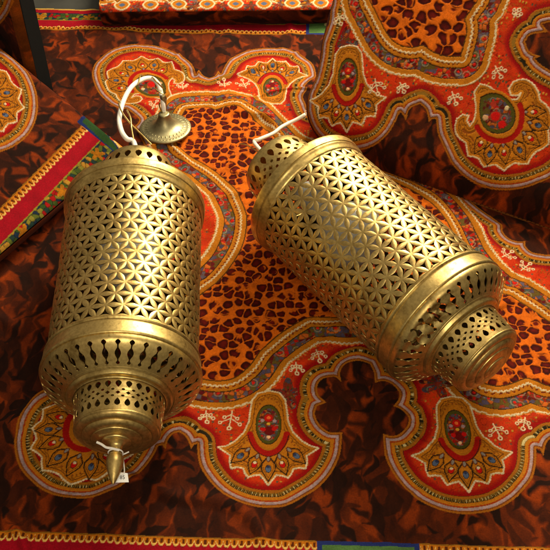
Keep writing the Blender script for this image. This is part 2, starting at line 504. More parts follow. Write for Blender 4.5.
def brass_mat(name, base=(.80, .62, .25), dark=(.17, .105, .028), rough=.37, dirt=.92, bump=.5):
    m, nt, b = new_mat(name)
    N = nt.nodes; L = nt.links
    b.inputs['Metallic'].default_value = 1.0
    tc = N.new('ShaderNodeTexCoord')
    n1 = N.new('ShaderNodeTexNoise'); n1.inputs['Scale'].default_value = 38; n1.inputs['Detail'].default_value = 6; n1.inputs['Roughness'].default_value = .62
    n2 = N.new('ShaderNodeTexNoise'); n2.inputs['Scale'].default_value = 260; n2.inputs['Detail'].default_value = 4
    n3 = N.new('ShaderNodeTexNoise'); n3.inputs['Scale'].default_value = 9; n3.inputs['Detail'].default_value = 3
    for n in (n1, n2, n3): L.new(tc.outputs['Object'], n.inputs['Vector'])
    mixn = N.new('ShaderNodeMath'); mixn.operation = 'MULTIPLY_ADD'; mixn.inputs[1].default_value = .35
    L.new(n2.outputs['Fac'], mixn.inputs[0]); L.new(n1.outputs['Fac'], mixn.inputs[2])
    cr = N.new('ShaderNodeValToRGB')
    cr.color_ramp.elements[0].position = .50; cr.color_ramp.elements[0].color = (*base, 1)
    cr.color_ramp.elements[1].position = .92; cr.color_ramp.elements[1].color = tuple(base[i] * (1 - dirt) + dark[i] * dirt for i in range(3)) + (1,)
    L.new(mixn.outputs[0], cr.inputs['Fac'])
    # warmer and greener patches of old lacquer
    mx = N.new('ShaderNodeMixRGB'); mx.blend_type = 'MULTIPLY'; mx.inputs['Fac'].default_value = .8
    cr2 = N.new('ShaderNodeValToRGB')
    cr2.color_ramp.elements[0].position = .38; cr2.color_ramp.elements[0].color = (1.0, .98, .90, 1)
    cr2.color_ramp.elements[1].position = .62; cr2.color_ramp.elements[1].color = (1.0, .90, .80, 1)
    L.new(n3.outputs['Fac'], cr2.inputs['Fac'])
    L.new(cr.outputs['Color'], mx.inputs['Color1']); L.new(cr2.outputs['Color'], mx.inputs['Color2'])
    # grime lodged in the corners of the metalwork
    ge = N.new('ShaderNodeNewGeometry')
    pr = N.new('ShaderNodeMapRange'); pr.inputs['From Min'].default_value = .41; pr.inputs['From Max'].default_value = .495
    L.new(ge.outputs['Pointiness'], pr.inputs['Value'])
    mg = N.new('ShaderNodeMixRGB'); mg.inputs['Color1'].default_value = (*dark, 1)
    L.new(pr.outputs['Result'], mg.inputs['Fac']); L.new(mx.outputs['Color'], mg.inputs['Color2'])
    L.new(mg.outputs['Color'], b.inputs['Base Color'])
    rr = N.new('ShaderNodeMapRange'); rr.inputs['From Min'].default_value = .3; rr.inputs['From Max'].default_value = .75
    rr.inputs['To Min'].default_value = rough - .07; rr.inputs['To Max'].default_value = rough + .2
    L.new(n1.outputs['Fac'], rr.inputs['Value']); L.new(rr.outputs['Result'], b.inputs['Roughness'])
    # dark tarnish specks
    n4 = N.new('ShaderNodeTexNoise'); n4.inputs['Scale'].default_value = 120; n4.inputs['Detail'].default_value = 5; n4.inputs['Roughness'].default_value = .7
    L.new(tc.outputs['Object'], n4.inputs['Vector'])
    sp = N.new('ShaderNodeMapRange'); sp.inputs['From Min'].default_value = .59; sp.inputs['From Max'].default_value = .72; sp.inputs['To Max'].default_value = .65
    L.new(n4.outputs['Fac'], sp.inputs['Value'])
    mt = N.new('ShaderNodeMixRGB'); mt.inputs['Color2'].default_value = (dark[0] * .9, dark[1] * .9, dark[2], 1)
    L.new(sp.outputs['Result'], mt.inputs['Fac']); L.new(mg.outputs['Color'], mt.inputs['Color1'])
    L.new(mt.outputs['Color'], b.inputs['Base Color'])
    bp = N.new('ShaderNodeBump'); bp.inputs['Strength'].default_value = bump; bp.inputs['Distance'].default_value = .0006
    ad = N.new('ShaderNodeMath'); ad.operation = 'MULTIPLY_ADD'; ad.inputs[1].default_value = .25
    L.new(n2.outputs['Fac'], ad.inputs[0]); L.new(n1.outputs['Fac'], ad.inputs[2])
    L.new(ad.outputs[0], bp.inputs['Height']); L.new(bp.outputs['Normal'], b.inputs['Normal'])
    return m

def plain_mat(name, col, rough=.5, metallic=0.0, noise=.12, scale=60, bump=.15, spec=.4):
    m, nt, b = new_mat(name)
    N = nt.nodes; L = nt.links
    b.inputs['Roughness'].default_value = rough; b.inputs['Metallic'].default_value = metallic
    b.inputs['Specular IOR Level'].default_value = spec
    tc = N.new('ShaderNodeTexCoord'); n = N.new('ShaderNodeTexNoise'); n.inputs['Scale'].default_value = scale; n.inputs['Detail'].default_value = 5
    L.new(tc.outputs['Object'], n.inputs['Vector'])
    cr = N.new('ShaderNodeValToRGB')
    cr.color_ramp.elements[0].position = .3; cr.color_ramp.elements[0].color = tuple(float(c) * (1 - noise) for c in col) + (1,)
    cr.color_ramp.elements[1].position = .7; cr.color_ramp.elements[1].color = tuple(min(1, float(c) * (1 + noise)) for c in col) + (1,)
    L.new(n.outputs['Fac'], cr.inputs['Fac']); L.new(cr.outputs['Color'], b.inputs['Base Color'])
    bp = N.new('ShaderNodeBump'); bp.inputs['Strength'].default_value = bump; bp.inputs['Distance'].default_value = .0005
    L.new(n.outputs['Fac'], bp.inputs['Height']); L.new(bp.outputs['Normal'], b.inputs['Normal'])
    return m

M_PRINT = cloth_mat('printed_cotton')
M_BROWN = cloth_mat('brown_cotton', srgb(92, 38, 12))
M_REDCL = cloth_mat('dark_red_cotton', srgb(110, 14, 22))
M_BLACK = cloth_mat('black_cloth', (.004, .004, .004), sheen=.0, bump=.15, rough=.95)
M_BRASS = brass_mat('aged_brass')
M_BRASSD = brass_mat('dull_brass', (.42, .39, .24), (.16, .14, .07), .42, .7, .3)
M_IN = brass_mat('shaded_brass_inside', (.10, .065, .02), (.03, .02, .007), .55, .7)  # brass darkened in colour: the hollow's shade painted in behind the holes
M_WHITE = plain_mat('white_plastic', (.78, .76, .70), .38)
M_BULB = plain_mat('opal_glass', (.80, .78, .74), .22, noise=.04, spec=.6)
M_CARD = plain_mat('white_card', (.80, .80, .78), .7, noise=.04)
M_INK = plain_mat('black_ink', (.02, .02, .025), .6)
M_STRING = plain_mat('white_string', (.78, .76, .72), .85, noise=.1, scale=500)
M_FLOOR = plain_mat('dark_floor', (.030, .030, .026), .75, noise=.3, scale=25)
M_CORD = plain_mat('cream_cord', (.80, .72, .58), .5)
# ------------------------------------------------------------------ the bedspread the lanterns lie on
def sheet_mesh(name, sh, to3d, mat, parent=None, m=None, nrm=(0, 0, 1)):
    ny, nx = sh.X.shape
    V = to3d(sh.X.ravel().astype(float), sh.Y.ravel().astype(float))
    lum = sh.c.reshape(-1, 3) @ np.array([.4, .5, .1])
    V = V + (.010 * sstep(.10, .45, lum))[:, None] * np.array(nrm)          # the pale threads stand a little proud
    I = np.arange(ny * nx).reshape(ny, nx)
    Q = np.stack([I[:-1, :-1], I[:-1, 1:], I[1:, 1:], I[1:, :-1]], -1).reshape(-1, 4)
    if m is not None:
        ok = m.ravel()[Q].all(1); Q = Q[ok]
        used = np.zeros(len(V), bool); used[Q] = True
        re = np.cumsum(used) - 1; V = V[used]; Q = re[Q]; C = sh.c.reshape(-1, 3)[used]
    else:
        C = sh.c.reshape(-1, 3)
    me = mesh_np(name, V, Q)
    a = me.color_attributes.new('print', 'FLOAT_COLOR', 'POINT')
    a.data.foreach_set('color', np.hstack([np.clip(.80 * np.clip(C, 0, 1) ** 1.18, 0, 1), np.ones((len(C), 1))]).astype(np.float32).ravel())
    return link(name, me, mat, parent)

ys = [4.6]
while ys[-1] < 16.8: ys.append(ys[-1] + .0074 + .0066 * (ys[-1] - 5) / 11)
MAIN = Sheet(np.arange(-6.0, 6.0, 1 / 112), ys)
O_MAIN = [(48,390),(34,400),(22,416),(15,436),(15,452),(20,468),(32,482),(46,492),(66,498),(90,499),(110,492),(122,487),(136,477),(146,467),(154,455),(158,446),
  (162,445),(165.6,449),(168,440),(173,434),(179,432),(185,436),(189,443),(191,449),(194,444.5),(197,444),(198,458),(202,470),(212,484),(224,495),(240,503),(256,507),(270,508),(286,506.5),(306,496),(320,486),(332,472),(340,454),(342.4,432),
  (330,432),(320,425),(315,415),(317,406),(326.5,402.5),(318,394),(318,384),(324,378),(334,377),(341.6,381.6),(340,374),(343,367),(350,362.5),(360,361),(370,364),(374,373),(375,383),(384,381),(393,385),(399,393),(398,401),(393,407.6),(402,411),(408,419),(407,427),(400,434),(392,436),(382.6,435),
  (385,456),(392,472),(404,488),(420,501),(440,510),(460,514),(476,513.6),(495,510),(512,501),(523,491),(532,479),(535.8,464.5),(536.4,448),(540,449),(543.6,456),(546,444),(552,438),(560,438),(566,446),(569,455),(573,449),(577,449),(580,470),(592,488),(616,500),(660,505),
  (720,440),(680,330),(620,262),
  (560,250),(550,254.5),(542,254),(532,252),(526,246.5),(525.5,241),(516,241),(508,237.5),(503,231.5),(499,222),(470,200),(420,150),(360,130),
  (316,116),(309,112),(305.5,104),(303,97),(307,92),(305,86),(310,80.5),(316,76),(313,64.5),(304,57.5),(290,50.5),(278,48.2),(262,48),(246,51),(232,58),(225,66),(221,74),(218,70.5),(215,75.5),(209,78.6),(203,76.5),(199,70.5),(196,75),(192,64),(182,56),(170,50),(160,47),(148,45),(130,46),(114,50),(102,58),(94,68),(92.5,78),(98,92),(110,104),(121,111.5),
  (126,110),(131,113),(137,116.5),(139,121),(134,127),(140,136),(150,170),(140,230),(110,330),(88,372),(66,380)]
I_MAIN = [(184,111),(188,108.5),(196,107.6),(206,107.6),(215,111),(226,108.4),(238,109),(248,114),(258,123),(268,132),(288,150),(330,166),(385,178),(425,198),(448,224),(461,250),(478,275),(498,292),(510,296.5),(524,304),(536,312),(550,322),(580,335),(610,365),(590,388),(550,387),(536,383),(527,380),(520,382),(510,386),(500,388),(490,387),(480,382),(470,370),(455,350),(440,330),(420,320),(390,318),(350,319),(322,318),(308,318),(300,322),(284,332),(270,343),(261,352),(252,364),(242,373.5),(232,379),(220,381),(206,380),(196,377),(186,374),(179,371),(172,366),(176,340),(192,303),(206,290),(218,280),(230,266),(240,250),(245,234),(246,220),(244.5,213),(240,202),(232,188),(220,176),(206,166),(192,158),(182,151),(176,143),(178,125)]
Om = smooth(GP.pts(O_MAIN), True, 4); Im = smooth(GP.pts(I_MAIN), True, 4)
inO, dO, tO = paint_print(MAIN, Om, Im)
d2 = math.radians
for p, r in (((288, 394), .25), ((437, 385), .25), ((299, 106), .24), ((562, 402), .25)):
    c = GP.px(p); plume(MAIN, c, (0, 1), r, inO & (dO > .27))
lotus(MAIN, _c, 0.0, 1.0)
lotus(MAIN, GP.px((457.5, 430)), 0.03, 1.0, 1)
lotus(MAIN, GP.px((640, 436)), 0.0, 1.0, 1)
lotus(MAIN, GP.px((272.5, 88)), math.pi, 1.0, 2)

# ------------------------------------------------------------------ right cushion: propped up, its printed face towards us
_h0, _h1 = ground(430, 190, .22), ground(550, 232, .22)
_d = ray(348, 75); _p0 = np.array([0, 0, CH]) + _d * ((1.15 - CH) / _d[2])
CP = Plane(_h0, _h1 - _h0, _p0 - _h0)
def cax():       # axis of the traced corner motif, on its own plane
    a = CP.px((480, 90)); b = CP.px((524, 165)); d = b - a
    return math.atan2(d[1], d[0])
corner_motif(MAIN, CP, GP.px((99, 425)), d2(228) - cax(), 1.0)
corner_motif(MAIN, CP, GP.px((149, 86)), d2(128) - cax(), .98)
for a, b in (((206, 411), (207, 422)), ((232, 411), (229, 428)), ((296, 364), (297, 374)), ((316, 350), (320, 361)), ((493, 424), (500, 439)), ((525, 418), (523, 429)),
             ((183, 89), (182, 83)), ((225, 89), (224, 82)), ((246, 88), (242, 80)), ((152, 109), (157, 102)), ((502, 259), (512, 252)), ((521, 271), (530, 264)), ((312, 115), (306, 112))):
    sprig(MAIN, GP.px(a), GP.px(b), .95)

# woven border: trim, red band, flowered strip
def border(sh, t, d, segs, shift=0.0, green=None, rev=False):
    """t along, d across (0 at the trim's inner edge, growing outwards); green: list of (t0,t1) green blocks"""
    x, y = sh.X, sh.Y
    m = d >= 0
    if not m.any(): return
    T = t[m]; D = d[m]
    c = np.zeros((len(T), 3), np.float32); c[:] = srgb(164, 12, 38)
    c *= (.86 + .28 * fbm(T * 9, D * 9, 3, 2))[:, None]
    # scalloped yellow trim
    ph = (T / .088) % 1.0
    k = D < .125
    sc_ = D - .03 - .085 * np.sqrt(np.clip(1 - (2 * ph - 1) ** 2, 0, 1))
    cc = np.where((D < .018)[:, None], srgb(150, 104, 30)[None], srgb(176, 40, 24)[None])
    inside_ = (sc_ < 0) & (D >= .018)
    cc[inside_] = srgb(196, 122, 24)
    cc[inside_ & (np.abs(ph - .5) < .17) & (D > .03) & (D < .09)] = srgb(104, 50, 12)
    cc[np.abs(sc_) < .013] = srgb(226, 190, 110)
    cc[(D > .115) & (sc_ > .013)] = srgb(176, 12, 40)
    c[k] = cc[k]
    # flowered strip
    k = (D > .36) & (D < .58)
    f1, f2, idv = voronoi(T[k] / .075, D[k] / .075, 88)
    pal = np.stack([srgb(70, 96, 44), srgb(110, 120, 50), srgb(150, 140, 60), srgb(50, 76, 70), srgb(84, 100, 44), srgb(180, 30, 26), srgb(196, 150, 60), srgb(40, 60, 84)])
    cf = pal[(idv * 8).astype(int) % 8] * (.55 + .9 * sstep(.02, .2, f2 - f1))[:, None]
    q = (T[k] / .95) % 1.0; r = np.hypot((q - .5) * .95, D[k] - .46)
    a = np.arctan2(D[k] - .46, (q - .5) * .95)
    fl = r < .12 * (.75 + .3 * np.cos(a * 5))
    cf[fl] = (srgb(226, 150, 30)[None] * (.6 + .7 * fbm(T[k][fl] * 26, D[k][fl] * 26, 2, 2))[:, None])
    c[k] = cf * .6
    for a0, a1, col in ((.345, .362, srgb(150, 140, 50)), (.578, .6, srgb(30, 44, 70)), (.70, .74, srgb(206, 170, 90))):
        k = (D > a0) & (D < a1); c[k] = col
    for (g0, g1) in segs:
        k = (T > g0 - .06) & (T < g1 + .06) & (D < .70)
        c[k] = srgb(46, 60, 118)
        k = (T > g0) & (T < g1) & (D > .05) & (D < .66)
        c[k] = (srgb(96, 132, 76)[None] * (.7 + .5 * fbm(T[k] * 5, D[k] * 9, 22, 2))[:, None])
        k2 = (T > g0 + .3) & (T < g1 - .2) & (D > .3) & (D < .34 + .12 * np.sin((T - g0) * 5))
        c[k2] = srgb(220, 206, 150)
    sh.c[m] = c

def line_td(sh, p, q):
    a = GP.px(p); b = GP.px(q); u = (b - a) / np.linalg.norm(b - a); n = np.array([-u[1], u[0]])
    x = sh.X - a[0]; y = sh.Y - a[1]
    return x * u[0] + y * u[1], x * n[0] + y * n[1], a, u
t, d, a, u = line_td(MAIN, (60, 30.5), (307, 35.4))
g0 = (GP.px((309, 35)) - a) @ u
border(MAIN, t, d, [(g0, g0 + 1.1)])
TOPD = d
t, d, a, u = line_td(MAIN, (0, 531), (310, 540.5))
g0 = (GP.px((322, 541)) - a) @ u; g1 = (GP.px((414, 543)) - a) @ u
border(MAIN, t, -d, [(g0, g1)])

def main3d(x, y):
    z = .030 * (fbm(x * .55 + 3, y * .55, 201, 2) - .5) + .022 * (fbm(x * 1.7 + y * .6, y * .8, 203, 2) - .5) + .004 * (fbm(x * 6, y * 6, 205, 2) - .5)
    r = 1 - np.abs(2 * fbm(x * .8 + y * .35 + 11, y * .55 - x * .2, 207, 2) - 1)
    r2 = 1 - np.abs(2 * fbm(x * .5 - y * .9 + 31, y * .5 + x * .5, 211, 2) - 1)
    z = z + .075 * sstep(.82, 1.0, r) * vnoise(x * .6, y * .6, 209) + .06 * sstep(.86, 1.0, r2) * vnoise(x * .5, y * .7, 219)
    for tx, ty in ((-2.02, 9.85), (.42, 10.15)):        # it bulges under the lanterns' upper ends
        z = z + .10 * np.exp(-((x - tx) ** 2 + (y - ty) ** 2) / .35)
    return np.stack([x, y, z], 1)
bed = sheet_mesh('printed_bedspread', MAIN, main3d, M_PRINT, None, (TOPD < .74) & (MAIN.Y > 4.61))
tag(bed, 'large flat printed bedspread with leopard centre and paisley border that both lanterns lie on', 'bedspread')

fl = mesh_from('floor', [(-30, -6, -.12), (30, -6, -.12), (30, 34, -.12), (-30, 34, -.12)], [(0, 1, 2, 3)])
tag(link('floor', fl, M_FLOOR, None, False), kind='structure')

# ------------------------------------------------------------------ pillow-edged slab from a sheet on a plane
def slab(name, sh, pl, outline, thick, rnd, mat, side_mat, parent, side_name='side_panel', wr=.03, roll=None):
    m = sh.inside(outline)
    D, _ = sh.dist(outline, max(rnd, .05) + .05, True)
    ny, nx = sh.X.shape
    def to3d(x, y):
        dd = np.clip(D.ravel(), 0, rnd) / rnd
        off = -rnd * .8 * (1 - np.sqrt(np.clip(1 - (1 - dd) ** 2, 0, 1)))
        if roll is not None: off = off - roll(x, y)
        off = off + wr * (fbm(x * .9, y * .9, 301, 2) - .5) + .3 * wr * (fbm(x * 3, y * 3, 302, 2) - .5)
        return pl.o + x[:, None] * pl.e1 + y[:, None] * pl.e2 + off[:, None] * pl.n
    o = sheet_mesh('printed_face', sh, to3d, mat, parent, m, pl.n)
    # sides: the outline swept back from just under the face's edge
    P = outline
    V = []; F = []; n = len(P); cen = P.mean(0)
    lev = [(.0, -rnd * .55), (.015, -rnd * .8), (.012, -thick * .6), (-.05, -thick * .9), (-.18, -thick)]
    nor = np.zeros_like(P)
    for i in range(n):
        tdir = P[(i + 1) % n] - P[i - 1]; nor[i] = np.array([tdir[1], -tdir[0]]) / (np.linalg.norm(tdir) + 1e-9)
    area = .5 * np.sum(P[:, 0] * np.roll(P[:, 1], -1) - np.roll(P[:, 0], -1) * P[:, 1])
    if area < 0: nor = -nor
    for k_, (out, off) in enumerate(lev):
        for i in range(n):
            q = P[i] + nor[i] * out; rl = float(roll(q[:1], q[1:])[0]) if roll is not None and k_ < 4 else 0.0
            V.append(pl.o + q[0] * pl.e1 + q[1] * pl.e2 + (off - rl) * pl.n)
    for k in range(len(lev) - 1):
        for i in range(n):
            j = (i + 1) % n
            F.append((k * n + i, k * n + j, (k + 1) * n + j, (k + 1) * n + i))
    F.append(tuple((len(lev) - 1) * n + i for i in range(n)))
    link(side_name, mesh_from(side_name, V, F), side_mat, parent)
    return o

# right cushion
root = empty('printed_cushion', ground(470, 200, 0))
def keep(o, r):
    o.location = -r.location
    return o
O_C = [(332,-30),(332,0),(330,10),(329,22),(322,42),(320,58),(316,76),(312,86),(309,92),(307.5,100),(307,112),(312,128),(322,140),(340,149),(360,149),(376,144),(388,134),(396,121),(400,112),(403,115),(406,121),(410,109),(420,104),(426,110),(429,122),(432,119.5),(436,119),(438,134),(445,150),(452,164),(466,178),(484,187),(504,190),(524,188),(540,182.5),(552,177),(572,160),(584,135),(582,110),(570,88),(560,76),(550,70.5),(540,64),(535,58.5),(541,56),(530,52),(525,42),(530,35),(540,33),(548,32),(542,24),(552,22),(575,22),(590,-30),(480,-120)]
I_C = [(366,-20),(369,0),(374,10),(380,22),(388,36),(398,45),(410,48),(417,47.5),(423,46),(432,52),(444,56.5),(461,57),(465,42),(467,33),(467,26),(465,19),(470,12),(474,6),(478,0),(484,-20),(480,-60)]
OUT_C = [(346,-45),(336,-20),(332,0),(328.5,12),(325,26),(321,42),(319,58),(315,76),(310,88),(306.5,97),(305.5,106),(306.5,118),(311,130),(318,140),(330,150),(348,159),(390,175.5),(430,190),(480,207.5),(550,232),(600,249),(640,180),(640,60),(620,-45)]
oc = smooth(CP.pts(OUT_C), True, 4, 30)
CS = Sheet(np.arange(oc[:, 0].min() - .05, oc[:, 0].max() + .05, 1 / 80), np.arange(oc[:, 1].min() - .05, oc[:, 1].max() + .05, 1 / 80))
Oc = smooth(CP.pts(O_C), True, 4); Ic = smooth(CP.pts(I_C), True, 4)
inO, dO, tO = paint_print(CS, Oc, Ic, 1.0, 5, 0.0, 1.3)
plume(CS, CP.px((343, 42)), (0, 1), .27, inO & (dO > .27))
a_ = CP.px((348, 58)); b_ = CP.px((346, 128)); lang = math.atan2(*(b_ - a_)[::-1]) + math.pi / 2
lotus(CS, CP.px((348, 77)), lang, 1.0, 1)
corner_motif(CS, CP, CP.px((499, 113)), 0.0, 1.0)
for a, b in (((338, 14), (341, 24)), ((375, 79), (378, 94)), ((400, 83), (404, 92)), ((452, 92), (456, 104)), ((514, 17), (519, 10)), ((495, 66), (501, 77))):
    sprig(CS, CP.px(a), CP.px(b), 1.0)
# corded hem along the lower edge
hp = np.array([CP.px((300, 143)), CP.px((430, 187)), CP.px((620, 253))])
CS.stroke(hp, .05, srgb(84, 44, 18)); CS.stroke(hp, .018, srgb(150, 96, 44), False, .012, .07)
hu = (hp[2] - hp[1]) / np.linalg.norm(hp[2] - hp[1]); hn = np.array([-hu[1], hu[0]])
def roll_c(x, y):                    # the lower edge rolls under
    dd = (x - hp[1][0]) * hn[0] + (y - hp[1][1]) * hn[1]
    return .34 * np.clip(1 - dd / .62, 0, 1.1) ** 2.2
slab('right', CS, CP, oc, .80, .12, M_PRINT, M_REDCL, root, roll=roll_c)
for ch in root.children: keep(ch, root)
tag(root, 'large paisley cushion propped at the right behind the lantern with cord', 'cushion', 'paisley printed cushions')

# left cushion: tilted, with a red border along its lower edge
_g1, _g2 = ground(125, 147, .42), ground(0, 254, .42)
def _at(z): return ground(0, 45, z)
_z = min(np.arange(.5, 2.2, .01), key=lambda z: abs((_g2 - _g1) @ (_at(z) - _g1)))   # the cushion's corner is square
_s = _at(_z)
AP = Plane(_g1, _g1 - _g2, _s - _g1)
c0 = AP.px((125, 147)); eA = AP.px((0, 254)); tA = AP.px((0, 45))
W_, H_ = 4.0, 3.6
oa = np.array([(0.0, 0.0), (0.0, H_ * .5), (0, H_), (-W_, H_), (-W_, 0), (-W_ * .5, 0)])
AS = Sheet(np.arange(-W_ - .05, .06, 1 / 80), np.arange(-.05, H_ + .05, 1 / 80))
O_A = smooth(AP.pts([(0,49),(12,56),(22,65),(30,75),(36,90),(38,104),(36,120),(29,134),(18,144),(4,151),(-14,154),(-40,150),(-70,130),(-80,100),(-60,60),(-25,44)]), True, 4)
inO, dO, tO = paint_print(AS, O_A, None, 1.0, 9, .6)
a_ = AP.px((-25, 104)); b_ = AP.px((14, 96)); aang = math.atan2(*(b_ - a_)[::-1])
corner_motif(AS, CP, AP.px((-34, 100)), aang - cax(), .98)
p_, q_ = AP.px((88, 119)), AP.px((0, 208)); u_ = (q_ - p_) / np.linalg.norm(q_ - p_); n_ = np.array([-u_[1], u_[0]])
if n_[1] > 0: n_ = -n_
t = (AS.X - p_[0]) * u_[0] + (AS.Y - p_[1]) * u_[1]; d = (AS.X - p_[0]) * n_[0] + (AS.Y - p_[1]) * n_[1]
print('A border width', (-p_) @ n_)
BW = float((c0 - p_) @ n_)
border(AS, t, d * .68 / BW, [], 0)
patch = AP.pts([(77, 122), (86, 112), (125, 147), (121, 158)])
AS.fill(patch, srgb(34, 52, 104))
AS.fill(AP.pts([(82, 122), (88, 115), (98, 120), (104, 129), (112, 141), (118, 150), (116, 152), (104, 143), (93, 132)]), srgb(52, 84, 44))
AS.fill(AP.pts([(98, 119), (104, 126), (112, 139), (119, 149), (123, 149), (125, 147), (92, 114)]), srgb(226, 196, 130))
AS.fill(AP.pts([(100, 120), (106, 127), (114, 139), (120, 147), (125, 147), (96, 118)]), srgb(218, 140, 30))
for p in ((108, 131), (113, 138), (104, 126)): AS.disc(AP.px(p), .05, srgb(196, 60, 30))
root = empty('printed_cushion', ground(40, 170, 0))
slab('left', AS, AP, oa, .42, .10, M_PRINT, M_BROWN, root, wr=.025)
for ch in root.children: keep(ch, root)
tag(root, 'tilted printed cushion with a red flowered border behind the lantern with finial', 'cushion', 'paisley printed cushions')

# upright cushion behind it, black at its side
def box_sheet(name, P0, u, v, w, h, seedO, mat):
    pl = Plane(P0, u, v)
    sh = Sheet(np.arange(0, w + .001, 1 / 60), np.arange(0, h + .001, 1 / 60))
    return pl, sh
F_ = ground(40, 112); K_ = ground(55.5, 96); 
K_ = ground(54.5, 95)
left = np.array([-.83, .55, 0]) * 2.6
BPL = Plane(F_ + left, -left, (0, 0, 1))
BS = Sheet(np.arange(0, 2.6 + 1 / 120, 1 / 70), np.arange(0, 3.4, 1 / 70))
O_B = smooth(BPL.pts([(12, -2), (11, 8), (7, 16), (0, 24), (-12, 32), (-40, 30), (-60, 0), (-40, -40), (0, -30)]), True, 4)
paint_print(BS, O_B, None, 1.0, 4, .3)
edge = BS.X > 2.6 - .16
BS.c[edge] = BS.c[edge] * .6 + srgb(150, 84, 20) * (.3 + .5 * fbm(BS.X[edge] * 3, BS.Y[edge] * 5, 7, 2))[:, None]
root = empty('printed_cushion', F_)
def b3(x, y):
    off = -.10 * np.clip((x - 2.6 + .12) / .12, 0, 1) ** 2 + .03 * (fbm(x, y, 7, 2) - .5)
    return BPL.o + x[:, None] * BPL.e1 + y[:, None] * BPL.e2 + off[:, None] * BPL.n
keep(sheet_mesh('printed_face', BS, b3, M_PRINT, root), root)
V = []; F = []
Fq = F_ - BPL.n * .09
for z in (0, 3.39):
    for q in (Fq + (K_ - F_) * 0.0, Fq + (K_ - F_) * .04 + np.array([.012, 0, 0]), K_ - np.array([.0, .03, 0]), K_ + left * .01, K_ + left, F_ + left - BPL.n * .02):
        V.append((q[0], q[1], z))
for i in range(6):
    j = (i + 1) % 6; F.append((i, j, 6 + j, 6 + i))
F.append(tuple(range(5, -1, -1))); F.append(tuple(range(6, 12)))
keep(link('side_panel', mesh_from('side_panel', V, F), M_BLACK, root, False), root)
tag(root, 'upright printed cushion with a plain black side at the top left corner', 'cushion', 'paisley printed cushions')

# flat box cushion at the back
p0 = ground(101, 29.5); p1 = ground(345, 27.0)
DP = Plane(p0, p1 - p0, (0, 0, 1))
wD = np.linalg.norm(p1 - p0); hD, rD, dD = .43, .09, 2.2
prof = np.arange(0, hD + dD, 1 / 60)
DS = Sheet(np.arange(0, wD, 1 / 60), prof)
def d3(x, y):
    # front face, rounded top edge, then the top
    s = y
    a = hD - rD; L = rD * math.pi / 2
    out = np.zeros(len(x)); z = np.zeros(len(x))
    k = s < a; z[k] = s[k]
    k = (s >= a) & (s < a + L); th_ = (s[k] - a) / rD; out[k] = rD * (1 - np.cos(th_)); z[k] = a + rD * np.sin(th_)
    k = s >= a + L; out[k] = rD + s[k] - a - L; z[k] = hD
    # rounded left and right corners, tucked in at the bottom
    e = np.minimum(x, wD - x); rr = .14
    cor = rr * (1 - np.sqrt(np.clip(1 - (1 - np.clip(e, 0, rr) / rr) ** 2, 0, 1)))
    tuck = .10 * np.clip(1 - z / .22, 0, 1) ** 2
    back = np.array([-DP.e1[1], DP.e1[0], 0])
    zz = z + .012 + .02 * (fbm(x * 1.3, s * 1.3, 9, 2) - .5)
    return p0 + x[:, None] * DP.e1 + (out + cor + tuck)[:, None] * back + zz[:, None] * np.array([0, 0, 1])
xs_ = np.linspace(-1, wD + 1, 160)
Od = np.array([(-1, hD - .42), (wD + 1, hD - .42), (wD + 1, 9), (-1, 9)], float)
Id = np.vstack([np.stack([xs_, hD + .42 + .30 * np.abs(np.sin(xs_ * 1.55 + .4)) ** .6], 1), [(wD + 1, 9), (-1, 9)]])
inO, dO, tO = paint_print(DS, Od, Id, 1.0, 12, 1.2)
for k in range(9): plume(DS, (.2 + .55 * k, hD + .06), (0, 1), .16, inO); DS.disc((.45 + .55 * k, hD + .12), .13, MUST); DS.stroke(np.array([(.45 + .55 * k + .14 * math.cos(a), hD + .12 + .14 * math.sin(a)) for a in np.linspace(0, 6.28, 24)]), .03, WHITE); DS.disc((.45 + .55 * k, hD + .12), .06, BLUE)
paint_brown(DS, DS.Y < hD - .05, 1.0, 1.2, 12)
for k in range(5): lotus(DS, (.35 + 2.03 * k / 2, hD + .90), 0.0, .8, k)
root = empty('printed_cushion', p0)
keep(sheet_mesh('printed_face', DS, d3, M_PRINT, root), root)
bk = np.array([-DP.e1[1], DP.e1[0], 0])
V = []; F = []
for xx, sgn in ((.0, 1), (wD, -1)):
    b0 = len(V)
    for (o_, z_) in ((.25, .015), (.15, .25), (.16, hD - .08), (.25, hD - .01), (2.1, hD - .01), (2.1, .015)):
        V.append(p0 + DP.e1 * (xx + sgn * .004) + bk * o_ + np.array([0, 0, z_]))
    F.append(tuple(range(b0, b0 + 6)) if sgn < 0 else tuple(range(b0 + 5, b0 - 1, -1)))
    keep(link('side_panel', mesh_from('side_panel', V, F), M_BROWN, root, False), root)
    V = []; F = []
tag(root, 'flat brown box cushion lying along the top edge of the bedspread', 'cushion', 'paisley printed cushions')
# ------------------------------------------------------------------ lanterns (local x = axis towards the tip, axis one unit above the cloth)
def orient_out(me):
    bm = bmesh.new(); bm.from_mesh(me)
    acc = 0.0
    for f in bm.faces:
        c = f.calc_center_median(); r = Vector((0, c.y, c.z - S))
        acc += f.normal.dot(r) * f.calc_area()
    if acc < 0: bmesh.ops.reverse_faces(bm, faces=bm.faces)
    bm.to_mesh(me); bm.free()

def polar(s, R, u):            # u in turns
    a = 2 * math.pi * u
    return (s, R * math.sin(a), 1 + R * math.cos(a))

